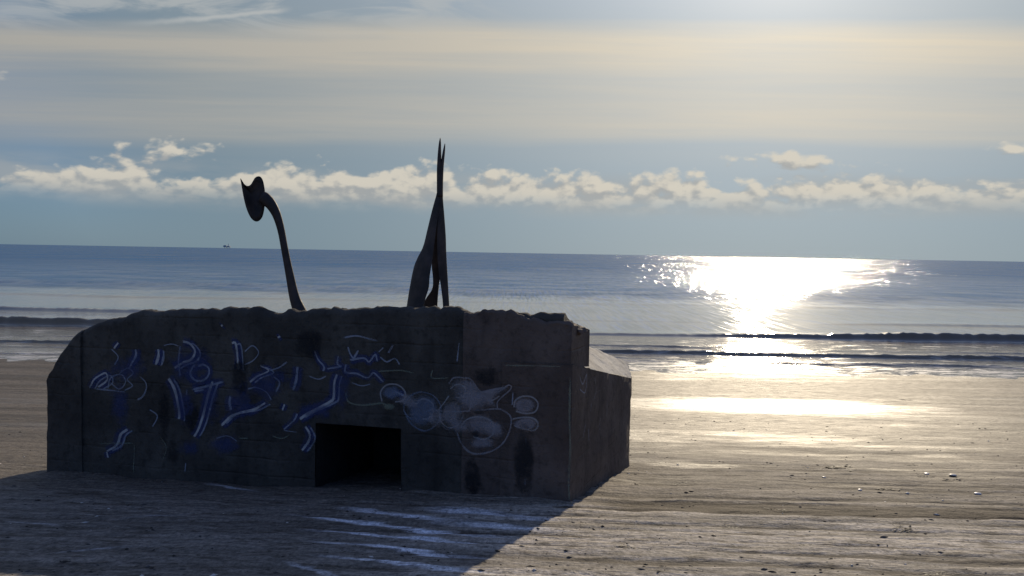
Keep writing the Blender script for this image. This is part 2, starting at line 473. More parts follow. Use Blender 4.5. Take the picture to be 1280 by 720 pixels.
Hs = crest(42.6, [(-60, .45), (-28, .50), (-22, .42), (-14, .2), (4, .13), (9, .14), (12, .20), (16, .28), (20, .40), (30, .46), (60, .4)], 0.42, 2.0, 0.5, 3, 0.0)
Hs += crest(34.9, [(-60, .12), (-20, .14), (0, .12), (5, .17), (16, .15), (30, .22), (60, .2)], 0.22, 0.9, 0.35, 13)
Hs += crest(37.3, [(-60, .03), (2, .07), (8, .09), (13, .03), (18, .05), (24, .09), (60, .08)], 0.2, 0.8, 0.5, 23)
Hs += crest(52.0, [(-60, .28), (-30, .27), (-22, .20), (-12, .06), (20, .0), (25, .08), (31, .15), (60, .2)], 0.6, 2.4, 0.5, 33)
Hs += crest(92.0, [(-200, .35), (-60, .30), (-10, .22), (20, .12), (200, .3)], 2.0, 6.0, 2.0, 43)
Hs += crest(70.0, [(-200, .1), (-40, .12), (0, .05), (200, .1)], 1.2, 4.0, 2.0, 53)
Hs += crest(31.6, [(-60, .05), (60, .06)], 0.16, 0.5, 0.9, 63) + crest(32.9, [(-60, .03), (10, .06), (60, .05)], 0.16, 0.5, 0.9, 73)
chop = 0.05 * vnoise2(WX * 0.5, WY * 0.35, 77) * np.clip((WY - 55) / 40, 0, 1) * np.clip((500 - WY) / 300, 0, 1)
chop += 0.010 * vnoise2(WX * 1.3, WY * 1.1, 78) * np.clip((44 - WY) / 6, 0, 1)
SZ = Hs + np.where(np.abs(WX) < 400, chop, 0)

sea_m, q, b, out = material('sea_water')
geo = q.node('ShaderNodeNewGeometry'); P = geo.outputs['Position']
px_, py_, pz_ = q.xyz(P)
farr = q.ss(q.add(py_, q.add(q.mul(px_, 0.10), q.mul(q.sub(q.noise(q.vec(q.mul(px_, 0.05), q.mul(py_, 0.06), 0.0), 1.0, 4.0, 0.6), 0.5), 18.0))), 66.0, 80.0)     # wind-ruffled beyond the lee of the bar
vfar = q.ss(py_, 150.0, 500.0)
# wind waves as relief, coarser far out where only the larger ones can be told apart
w1 = q.n2(q.mul(px_, 1.7), q.mul(py_, 0.16), 0.0, 3.0, 0.6)
w2 = q.n2(q.mul(px_, 0.6), q.mul(py_, 0.03), 5.0, 3.0, 0.62)
w3 = q.n2(q.mul(px_, 0.16), q.mul(py_, 0.004), 8.0, 3.0, 0.65)
nearr = q.n2(q.mul(px_, 0.75), q.mul(py_, 3.4), 2.0, 4.0, 0.6)
grow = q.ss(py_, 60.0, 260.0, 0.35, 1.0)         # the wind has more room to raise the sea farther out
hh = q.add(q.add(q.mul(q.mul(w1, 0.060), farr), q.mul(q.mul(w2, 0.15), farr)), q.mul(q.mul(w3, 0.45), vfar))
hh = q.mul(hh, grow)
shore_k = q.ss(py_, 43.0, 38.0)
hh = q.add(hh, q.mul(nearr, q.add(0.007, q.mul(shore_k, 0.040))))
bp = q.node('ShaderNodeBump'); q.put(bp.inputs['Height'], hh); bp.inputs['Distance'].default_value = 1.0
bp.inputs['Strength'].default_value = 1.0
# small steep facets that flash one by one: their tilt, not their height, is what shows at this distance
def facets(sx_, sy_, seed):
    n = q.node('ShaderNodeTexNoise', noise_dimensions='2D')
    q.put(n.inputs['Vector'], q.vec(q.add(q.mul(px_, sx_), seed), q.mul(py_, sy_), 0.0))
    n.inputs['Scale'].default_value = 1.0; n.inputs['Detail'].default_value = 1.0
    return n.outputs['Color']


k1 = q.ss(py_, 230.0, 130.0); k3 = q.ss(py_, 380.0, 800.0)
fc = q.mix(k3, q.mix(k1, facets(2.9, 0.034, 61.0), facets(6.0, 0.15, 11.0)), facets(0.85, 0.0035, 91.0))
fx, fy, fz_ = q.xyz(fc)
FGX = q.ss(py_, 48.0, 170.0, 0.15, 1.4); FGY = q.ss(py_, 46.0, 120.0, 1.0, 1.5)
nv = q.node('ShaderNodeVectorMath', operation='NORMALIZE')
q.put(nv.inputs[0], q.vec(q.mul(q.sub(fx, 0.5), FGX), q.sub(q.mul(q.sub(fy, 0.5), FGY), 0.06), 1.0))
shallow = q.ss(py_, 90.0, 36.0)
body = q.mix(shallow, (0.012, 0.095, 0.235), (0.170, 0.135, 0.085))
farc = q.mul(q.ss(py_, 56.0, 92.0), q.add(0.25, q.mul(farr, 0.75)))
body = q.mix(q.mul(q.ss(py_, 44.5, 47.0), q.sub(1.0, farc)), body, (0.24, 0.235, 0.215))
# broken foam at the wash
fz = q.mul(q.ss(py_, 42.5, 40.0), q.ss(q.noise(q.vec(q.mul(px_, 0.6), q.mul(py_, 2.2), 6.0), 1.0, 6.0, 0.68, 0.6), 0.53, 0.66))
fz2 = q.mul(q.ss(py_, 34.2, 30.5), q.ss(q.noise(q.vec(q.mul(px_, 0.9), q.mul(py_, 3.2), 16.0), 1.0, 6.0, 0.7, 0.8), 0.47, 0.58))
foam = q.m('MAXIMUM', q.mul(fz, 0.5), q.mul(fz2, 0.85), clamp=True)
rr = q.node('ShaderNodeMix', data_type='FLOAT')
q.put(rr.inputs[0], farr); q.put(rr.inputs[2], 0.10); q.put(rr.inputs[3], q.ss(py_, 60.0, 170.0, 0.12, 0.18))
t_ = sea_m.node_tree; t_.nodes.remove(b)
df = q.node('ShaderNodeBsdfDiffuse'); q.put(df.inputs['Color'], q.mix(foam, body, (0.62, 0.60, 0.56)))
gl = q.node('ShaderNodeBsdfGlossy', distribution='GGX'); q.put(gl.inputs['Roughness'], q.add(rr.outputs[0], q.mul(foam, 0.4)))
gl.inputs['Color'].default_value = (1, 1, 1, 1)
fr = q.node('ShaderNodeFresnel'); fr.inputs['IOR'].default_value = 1.40
r1 = q.n2(q.mul(px_, 0.10), q.mul(py_, 0.16), 71.0, 3.0, 0.6); r2 = q.n2(q.mul(px_, 0.035), q.mul(py_, 0.022), 72.0, 3.0, 0.6)
rk = q.ss(py_, 230.0, 120.0)
rip = q.mul(q.sub(q.add(q.mul(r1, rk), q.mul(r2, q.sub(1.0, rk))), 0.5), q.mul(farr, 0.55))
rn = q.node('ShaderNodeVectorMath', operation='NORMALIZE'); q.put(rn.inputs[0], q.vadd(bp.outputs[0], q.vec(0.0, q.mul(rip, -1.0), 0.0)))
for n_ in (df, gl, fr):
    t_.links.new(rn.outputs[0], n_.inputs['Normal'])
# seen edge-on, rough water shows the near faces of its waves, so its mirror never becomes complete
fk = q.mul(q.add(1.0, q.mul(rip, 1.6)), q.mul(q.mn(fr.outputs[0], q.mul(q.ss(farc, 0.0, 1.0, 0.95, 0.30), q.add(1.0, q.mul(farc, q.ss(py_, 260.0, 75.0, 0.0, 0.55))))), q.sub(1.0, q.mul(foam, 0.8))))
ms = q.node('ShaderNodeMixShader'); q.put(ms.inputs[0], fk)
gs = q.node('ShaderNodeBsdfGlossy', distribution='GGX'); gs.inputs['Roughness'].default_value = 0.09; gs.inputs['Color'].default_value = (1, 1, 1, 1)
t_.links.new(nv.outputs[0], gs.inputs['Normal'])
gm = q.node('ShaderNodeMixShader'); q.put(gm.inputs[0], q.mul(q.add(0.28, q.mul(farr, 0.27)), q.ss(py_, 43.5, 46.0)))
t_.links.new(gl.outputs[0], gm.inputs[1]); t_.links.new(gs.outputs[0], gm.inputs[2])
t_.links.new(df.outputs[0], ms.inputs[1]); t_.links.new(gm.outputs[0], ms.inputs[2]); t_.links.new(ms.outputs[0], out.inputs[0])
sea = grid_mesh('sea', SX, SY, SZ, sea_m)
tag(sea, 'blue grey sea with low breakers and a bright sun path', 'sea', kind='structure')

# ------------------------------------------------------------------ concrete materials


def concrete(name, c_dark, c_light, c_stain, board=0.0):
    m, q, b, out = material(name)
    geo = q.node('ShaderNodeNewGeometry'); P = geo.outputs['Position']
    x, y, z = q.xyz(P)
    n1 = q.noise(P, 1.1, 6.0, 0.6, 0.2)
    n2 = q.noise(q.vec(q.mul(x, 2.5), q.mul(y, 2.5), q.mul(z, 0.5)), 1.0, 5.0, 0.6)       # rain streaks
    n3 = q.noise(P, 11.0, 5.0, 0.65)
    c = q.mix(q.ss(n1, 0.32, 0.70), c_dark, c_light)
    c = q.mix(q.ss(n2, 0.50, 0.72, 0.0, 0.7), c, c_stain)
    c = q.mix(q.ss(n3, 0.48, 0.72, 0.0, 0.6), c, tuple(t * 0.45 for t in c_dark))
    q.put(b.inputs['Base Color'], c)
    b.inputs['Roughness'].default_value = 0.88
    b.inputs['Specular IOR Level'].default_value = 0.25
    bd = q.m('ABSOLUTE', q.sub(q.m('FRACT', q.mul(q.add(z, q.mul(n1, 0.09)), 1 / 0.215)), 0.5))
    h = q.add(q.add(q.mul(n3, 0.6), q.mul(q.noise(P, 45.0, 3.0, 0.7), 0.2)), q.mul(q.mul(q.ss(bd, 0.40, 0.5), q.ss(q.noise(q.vec(q.mul(x, 1.3), q.mul(y, 1.3), q.mul(z, 3.0)), 1.0, 3.0), 0.42, 0.68)), -board))
    bp = q.node('ShaderNodeBump'); q.put(bp.inputs['Height'], h); bp.inputs['Distance'].default_value = 0.03
    bp.inputs['Strength'].default_value = 0.9
    m.node_tree.links.new(bp.outputs[0], b.inputs['Normal'])
    return m


conc_m = concrete('weathered_concrete', (0.052, 0.047, 0.041), (0.108, 0.097, 0.082), (0.032, 0.029, 0.025), 0.4)
conc_r = concrete('iron_stained_concrete', (0.098, 0.074, 0.062), (0.172, 0.134, 0.112), (0.064, 0.049, 0.042), 0.3)
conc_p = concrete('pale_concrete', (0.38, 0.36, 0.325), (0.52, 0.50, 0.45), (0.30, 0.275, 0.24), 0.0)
conc_d = concrete('dark_recess_concrete', (0.03, 0.03, 0.028), (0.05, 0.05, 0.046), (0.02, 0.02, 0.018), 0.0)  # darker concrete, used inside the doorway

# ------------------------------------------------------------------ the bunker


NC = ground_pt(713, 627)          # near corner on the sand
LC = ground_pt(62, 592)           # far left end of the front
U = Vector((LC.x - NC.x, LC.y - NC.y, 0)); FRONT = U.length; U.normalize()     # along the front, towards the left end
V = Vector((-U.y, U.x, 0))
if V.y < 0:
    V = -V                         # into the bunker, away from the viewer
UP = Vector((0, 0, 1))
OB = Vector((NC.x, NC.y, 0))


def W(u, v, z):
    return OB + U * u + V * v + UP * z


def uz(px, py, v=0.0):
    p = at_plane(px, py, OB + V * v, V)
    return (p - OB).dot(U), p.z


def wall_disp(u, z, seed=0):
    return (0.016 * fbm(u * 1.3 + 40, z * 1.3 + 9, 101 + seed, 4, 0.55) + 0.006 * vnoise2(u * 9.0 + 40, z * 9.0, 107 + seed))


bunker = empty('bunker', W(FRONT * 0.5, 1.5, 1.3))
tag(bunker, 'graffiti covered concrete bunker with a low doorway sunk in the sand', 'bunker')

RND = 0.12
sky_px = [(63, 482), (66, 470), (78, 450), (90, 432), (100, 420), (112, 409), (122, 404), (135, 400), (150, 398), (165, 392), (178, 388),
          (192, 386), (230, 386), (270, 385), (284, 384.5), (300, 384), (325, 384), (335, 387), (343, 391), (352, 392), (358, 390), (364, 387),
          (385, 388), (392, 386), (420, 384), (428, 386), (434, 384), (500, 384), (545, 383), (560, 384), (575, 384), (579, 387), (590, 389), (650, 389.5)]
sk_uz = sorted(uz(x, y, RND) for x, y in sky_px)
SKU = np.array([a for a, _ in sk_uz]); SKZ = np.array([c for _, c in sk_uz])
_uu = np.linspace(SKU[0], SKU[-1], 600); _zz = np.interp(_uu, SKU, SKZ)
_k = np.exp(-np.linspace(-2, 2, 31) ** 2); _k /= _k.sum()
_zs = np.convolve(np.pad(_zz, 15, mode='reflect', reflect_type='odd'), _k, 'valid')
_wl = np.clip((_uu - (FRONT - 1.9)) / 0.4, 0, 1)
SKU, SKZ = _uu, _zz * (1 - _wl) + _zs * _wl


def sweep_block(name, us, top, v0, depth, zmid, rnd, mat, hole=None, seed=0, roof_drop=0.24, zbot=0.9, end_round=0.0, rough_top=0.012, shear=0.0):
    """a block swept along u: front face, rounded brow, roof falling back, rear wall; hole = (u0, u1, ztop) left open in the front"""
    us = np.array(sorted(set(np.round(us, 4))))
    nlow, nup, nb, nr = 26, 22, 6, 14
    rows = []
    T = top(us) + rough_top * fbm(us * 5.0, us * 0 + seed, 200 + seed, 4, 0.6)
    T = T - 0.030 * np.maximum(0, fbm(us * 8.0 + 3, us * 0 + 5 + seed, 300 + seed, 3, 0.6) - 0.15)
    zl = np.linspace(zbot, zmid, nlow)
    for k in range(nlow):
        rows.append((np.zeros_like(us), np.full_like(us, zl[k])))
    brow = T - rnd * 0.8
    for k in range(1, nup + 1):
        f = k / nup
        rows.append((np.zeros_like(us), zmid + (np.maximum(brow, zmid + 0.02) - zmid) * f))
    for k in range(1, nb + 1):
        a = math.pi / 2 * k / nb
        zz = np.maximum(brow, zmid + 0.02)
        rows.append((np.full_like(us, rnd * (1 - math.cos(a))), zz + (T - zz) * math.sin(a)))
    for k in range(1, nr + 1):
        f = k / nr
        d = rnd + (depth - rnd) * f
        rows.append((np.full_like(us, d), T - roof_drop * (d - rnd) - 0.02))
    rows.append((np.full_like(us, depth + 0.002), np.full_like(us, zbot)))
    nrow = len(rows); nc = len(us)
    vs = []
    for k, (vv, zz) in enumerate(rows):
        dsp = wall_disp(us, zz, seed)
        for i in range(nc):
            v = v0 + vv[i]; z = zz[i]
            if k < nlow + nup:
                v += dsp[i]
            elif k < nrow - 1:
                # rubble-rough brow and roof
                p = Vector((us[i] * 4.2, vv[i] * 4.2 + 7 + seed, 3.1))
                z += 0.014 * mnoise.noise(p * 1.7) + 0.012 * mnoise.noise(p * 4.1)
                v += 0.5 * dsp[i]
            sh = shear * vv[i] * max(0.0, 1 - (us[i] - us[0]) / 0.8)
            vs.append(W(us[i] + sh, v, z))
    fs = []
    for k in range(nrow - 1):
        for i in range(nc - 1):
            if hole and k < nlow - 1 and us[i] >= hole[0] - 1e-3 and us[i + 1] <= hole[1] + 1e-3 and zl[k + 1] <= hole[2] + 1e-3:
                continue
            fs.append((k * nc + i, (k + 1) * nc + i, (k + 1) * nc + i + 1, k * nc + i + 1))
    fs.append([k * nc for k in range(nrow)])
    fs.append([k * nc + nc - 1 for k in reversed(range(nrow))])
    o = from_py(name, vs, fs, mat, bunker)
    bm = bmesh.new(); bm.from_mesh(o.data)
    bmesh.ops.recalc_face_normals(bm, faces=bm.faces)
    for e in bm.edges:
        if len(e.link_faces) == 2 and e.calc_face_angle(0) > R(50):
            e.smooth = False
    bm.to_mesh(o.data); bm.free()
    return o


# doorway position on the front
du1, dzt = uz(395, 528.5); du0, _ = uz(502, 528.5)
ub = uz(579, 480)[0]             # where the corner block begins
main_us = np.concatenate([np.arange(0.12, FRONT, 0.04), [du0, du1, FRONT - 0.004]])
main_us = main_us[(np.abs(main_us - du0) > 0.012) | (main_us == du0)]
main_us = main_us[(np.abs(main_us - du1) > 0.012) | (main_us == du1)]
main_wall = sweep_block('main_block', main_us, lambda u: np.interp(u, SKU, SKZ), 0.0, 3.3, dzt, RND, conc_m, hole=(du0, du1, dzt))

# recess behind the doorway: jambs, ceiling and a rear wall lost in the dark
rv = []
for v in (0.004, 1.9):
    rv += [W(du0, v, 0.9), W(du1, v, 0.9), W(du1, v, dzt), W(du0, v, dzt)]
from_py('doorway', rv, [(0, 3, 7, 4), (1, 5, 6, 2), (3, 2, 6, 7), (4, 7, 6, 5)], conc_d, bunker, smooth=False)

# proud end wall at the left, following the rounded shoulder
eu0 = uz(103, 500)[0]
end_us = np.concatenate([np.arange(eu0, FRONT + 0.02, 0.035), [FRONT + 0.012]])
sweep_block('end_wall', end_us, lambda u: np.interp(np.minimum(u, SKU[-1]), SKU, SKZ) + 0.006, -0.03, 3.25, 2.30, 0.10, conc_m, seed=7, roof_drop=0.24)

# corner block: upper part
blk_px = [(580, 388), (600, 389), (620, 388), (640, 388), (648, 390), (655, 394), (662, 398), (672, 396), (684, 399), (690, 398), (700, 399.5), (708, 401),
          (715, 404), (722, 406), (730, 411)]
bk = sorted(uz(x, y, 0.10) for x, y in blk_px)
BU = np.array([a for a, _ in bk]); BZ = np.array([c for _, c in bk])
cu = uz(714.5, 430, -0.03)[0]
cz = uz(713, 456, -0.05)[1]
blk_us = np.concatenate([np.arange(cu, ub, 0.03), [ub]])

# lower wing: plinth under the corner block running back as a low wing with a sloping roof
FC = ground_pt(787, 584)
F = Vector((FC.x, FC.y, 0)); N = Vector((OB.x, OB.y, 0)) - V * 0.06
lu = uz(628, 500)[0]
A0 = N + U * (lu)
F2 = F + (F - N).normalized() * 0.75 + Vector((-0.22, 0.10, 0))
SHEAR = (F - N).dot(U) / (F - N).dot(V)
sweep_block('corner_block', blk_us, lambda u: np.interp(u, BU, BZ), -0.03, 0.76, 2.5, 0.05, conc_r, seed=3, roof_drop=0.16, rough_top=0.02, shear=SHEAR)
zF = at_depth(789, 473, F.y).z; zF2 = at_depth(769, 452, F2.y).z; zN = cz
pb = [A0, N, F, F2, N + V * 3.2 + U * 0.5, A0 + V * 0.5]
pt = [zN, zN, zF, zF2, zN - 0.06, zN]


def panel(name, quads, mat, nx, ny, parent, amp=0.012, seed=0):
    """quads: list of four corners each; subdivided and roughened, welded"""
    bm = bmesh.new()
    for (a, b_, c, d) in quads:
        g_ = [[None] * (nx + 1) for _ in range(ny + 1)]
        for j in range(ny + 1):
            for i in range(nx + 1):
                s, t = i / nx, j / ny
                p = (a * (1 - s) + b_ * s) * (1 - t) + (d * (1 - s) + c * s) * t
                g_[j][i] = bm.verts.new(p)
        for j in range(ny):
            for i in range(nx):
                bm.faces.new((g_[j][i], g_[j][i + 1], g_[j + 1][i + 1], g_[j + 1][i]))
    bmesh.ops.remove_doubles(bm, verts=bm.verts, dist=0.0005)
    bmesh.ops.recalc_face_normals(bm, faces=bm.faces)
    bm.normal_update()
    for v in bm.verts:
        k = mnoise.fractal(v.co * 2.2 + Vector((seed, 0, 0)), 0.6, 2.2, 5) * amp
        v.co += v.normal * k
    for e in bm.edges:
        if len(e.link_faces) == 2 and e.calc_face_angle(0) > R(40):
            e.smooth = False
    me = bpy.data.meshes.new(name); bm.to_mesh(me); bm.free()
    me.polygons.foreach_set('use_smooth', [True] * len(me.polygons))
    return link(name, me, mat, parent)


def Z(p, z): return Vector((p.x, p.y, z))


zb = 0.6
wing_q = [(Z(pb[i], zb), Z(pb[i + 1], zb), Z(pb[i + 1], pt[i + 1]), Z(pb[i], pt[i])) for i in range(3)]
panel('wing_wall', wing_q, conc_r, 40, 40, bunker, 0.016, 5)
B1 = N.lerp(F, 0.16)
B2 = at_depth(733, 432, 11.27); B2 = F2.lerp(Vector((B2.x, B2.y, 0)), 1.35)
zB1 = zN + (zF - zN) * 0.16; zB2 = zF2 + (at_depth(733, 432, 11.27).z - zF2) * 1.35
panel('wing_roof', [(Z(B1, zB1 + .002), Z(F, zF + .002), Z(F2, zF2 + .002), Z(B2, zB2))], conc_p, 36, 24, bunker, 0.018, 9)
panel('ledge', [(Z(A0, zN - .004), Z(N, zN - .004), Z(N + V * 0.3, zN - .004), Z(A0 + V * 0.3, zN - .004))], conc_r, 20, 3, bunker, 0.004, 2)

# broken lumps of concrete left along the top edge
random.seed(4)
lump_protos = []
for s in range(4):
    bm = bmesh.new(); bmesh.ops.create_icosphere(bm, subdivisions=2, radius=1.0)
    for v in bm.verts:
        n_ = mnoise.noise(v.co * 1.3 + Vector((s * 9.1, 0, 0))) * 0.5 + mnoise.noise(v.co * 3.0 + Vector((s * 5.3, 2, 0))) * 0.25
        v.co *= 1 + n_
    me = bpy.data.meshes.new('concrete_lump'); bm.to_mesh(me); bm.free(); lump_protos.append(me)
    me.materials.append(conc_r if s % 2 else conc_m)
for k, (lx, ly, sz) in enumerate([(664, 398, .06), (672, 397, .07), (681, 399, .05), (690, 400, .05), (700, 400, .06), (709, 403, .07), (718, 407, .06), (726, 410, .07),
                                  (645, 391, .05), (655, 395, .06), (430, 386, .04), (296, 385, .035), (345, 392, .06), (356, 391, .05), (393, 388, .05), (565, 385, .05),
                                  (190, 388, .05), (574, 386, .05), (605, 390, .035)]):
    a_, z_ = uz(lx, ly, 0.25)
    o = link('concrete_lump', lump_protos[k % 4], None, bunker)
    o.matrix_world = Matrix.Translation(W(a_, 0.22 + 0.1 * random.random(), z_ - sz * 0.55)) @ Matrix.Rotation(random.uniform(0, 6), 4, 'Z') @ Matrix.Diagonal((sz * random.uniform(1.0, 1.6), sz, sz * random.uniform(.6, .9), 1))

# ------------------------------------------------------------------ graffiti: sprayed lines and fills a few millimetres proud of the concrete


def paint(name, colr, opac, rough=0.75, breakup=0.6):
    m, q, b, out = material(name)
    at = q.node('ShaderNodeAttribute', attribute_name='cover')
    geo = q.node('ShaderNodeNewGeometry')
    n = q.noise(geo.outputs['Position'], 38.0, 4.0, 0.7)
    n2 = q.noise(geo.outputs['Position'], 4.0, 4.0, 0.6)
    n3 = q.noise(geo.outputs['Position'], 7.0, 4.0, 0.6)
    k = q.ss(q.add(q.add(at.outputs['Fac'], q.mul(q.sub(n, 0.5), 0.7)), q.mul(q.sub(n3, 0.5), breakup)), 0.12, 0.80)
    k = q.mul(q.mul(k, q.ss(n2, 0.28, 0.62, 0.35, 1.0)), opac)
    q.put(b.inputs['Base Color'], q.mix(q.ss(n2, 0.4, 0.7), colr, tuple(c * 0.8 for c in colr)))
    b.inputs['Roughness'].default_value = rough
    q.put(b.inputs['Alpha'], k)
    return m


pt_white = paint('white_spray_paint', (0.72, 0.70, 0.67), 0.78, breakup=1.0)
pt_pale = paint('pale_blue_spray_paint', (0.46, 0.49, 0.58), 0.62, breakup=1.1)
pt_blue = paint('blue_spray_paint', (0.05, 0.07, 0.20), 0.6, breakup=1.4)
pt_lav = paint('lavender_spray_paint', (0.42, 0.39, 0.41), 0.58, breakup=1.0)
pt_line = paint('grey_spray_outline', (0.52, 0.50, 0.50), 0.6, breakup=0.9)
pt_sky = paint('sky_blue_spray_paint', (0.24, 0.29, 0.40), 0.55, breakup=1.1)
pt_green = paint('olive_spray_paint', (0.30, 0.33, 0.24), 0.55)
pt_black = paint('black_spray_paint', (0.012, 0.012, 0.014), 0.75, breakup=1.7)


def catmull(pts, n=10):
    P_ = [Vector(p) for p in pts]
    if len(P_) < 3:
        return [P_[0].lerp(P_[-1], i / (n * 1.0)) for i in range(n + 1)]
    P_ = [P_[0] * 2 - P_[1]] + P_ + [P_[-1] * 2 - P_[-2]]
    o = []
    for i in range(1, len(P_) - 2):
        for k in range(n):
            t = k / n
            o.append(0.5 * ((2 * P_[i]) + (P_[i + 1] - P_[i - 1]) * t + (2 * P_[i - 1] - 5 * P_[i] + 4 * P_[i + 1] - P_[i + 2]) * t * t
                            + (3 * P_[i] - P_[i - 1] - 3 * P_[i + 1] + P_[i + 2]) * t ** 3))
    o.append(P_[-2])
    return o


def front_v(u, z):
    if u < lu and z < zN:
        return -0.060 - 0.022
    if u < ub:
        return -0.03 + float(wall_disp(u, z, 3)) - 0.009
    if u > eu0:
        return -0.03 + float(wall_disp(u, z, 7)) - 0.009
    return float(wall_disp(u, z, 0)) - 0.009


def set_cover(me, vals):
    a = me.attributes.new('cover', 'FLOAT', 'POINT'); a.data.foreach_set('value', vals)


PX = FPX / 9.4                     # picture points per metre on the wall, for stroke widths


def stroke(pts, width, mat, name='graffiti_line', lift=0.0):
    c = catmull([uz(*p) for p in pts], 9)
    vs, fs, cov_ = [], [], []
    n = len(c)
    for i, p in enumerate(c):
        t = (c[min(i + 1, n - 1)] - c[max(i - 1, 0)])
        t = t.normalized() if t.length > 0 else Vector((1, 0))
        w_ = width / PX * (0.75 + 0.35 * mnoise.noise(Vector((p.x * 3, p.y * 3, 1.0))))
        nn = Vector((-t.y, t.x)) * w_
        endf = min(1.0, min(i, n - 1 - i) / 2.0 + 0.35)
        for s, cv in ((-1, 0.0), (-.45, .85), (.45, .85), (1, 0.0)):
            a = p + nn * s
            vs.append(W(a.x, front_v(a.x, a.y) - lift, a.y)); cov_.append(cv * endf)
    for i in range(n - 1):
        for j in range(3):
            fs.append((i * 4 + j, i * 4 + j + 1, i * 4 + 5 + j, i * 4 + 4 + j))
    o = from_py(name, vs, fs, mat, bunker)
    set_cover(o.data, cov_)
    return o


def blob(pts, mat, name='graffiti_fill', lift=-0.003, soft=0.55, step=0.03):
    c = catmull([uz(*p) for p in pts + [pts[0]]], 6)[:-1]
    mu = sum((p.x for p in c)) / len(c); mz = sum((p.y for p in c)) / len(c)
    vs, cov_, fs = [], [], []
    rings = [0.0, 0.2, 0.4, 0.6, 0.8, 0.92, 1.0]
    vs.append(W(mu, front_v(mu, mz) - lift - 0.004, mz)); cov_.append(0.8)
    n = len(c)
    for r in rings[1:]:
        for p in c:
            a = mu + (p.x - mu) * r; z = mz + (p.y - mz) * r
            vs.append(W(a, front_v(a, z) - lift - 0.004, z)); cov_.append(0.8 if r <= soft else 0.8 * (1 - (r - soft) / (1 - soft)))
    for i in range(n):
        fs.append((0, 1 + i, 1 + (i + 1) % n))
    for k in range(len(rings) - 2):
        for i in range(n):
            a = 1 + k * n + i; b2 = 1 + k * n + (i + 1) % n
            fs.append((a, a + n, b2 + n, b2))
    o = from_py(name, vs, fs, mat, bunker)
    set_cover(o.data, cov_)
    return o


def ell(cx, cy, rx, ry, n=10, w=0.12, seed=0):
    return [(cx + rx * math.cos(6.2832 * i / n) * (1 + w * mnoise.noise(Vector((i * 1.7, seed, 0)))), cy + ry * math.sin(6.2832 * i / n) * (1 + w * mnoise.noise(Vector((i * 1.7, seed + 5, 0))))) for i in range(n)]


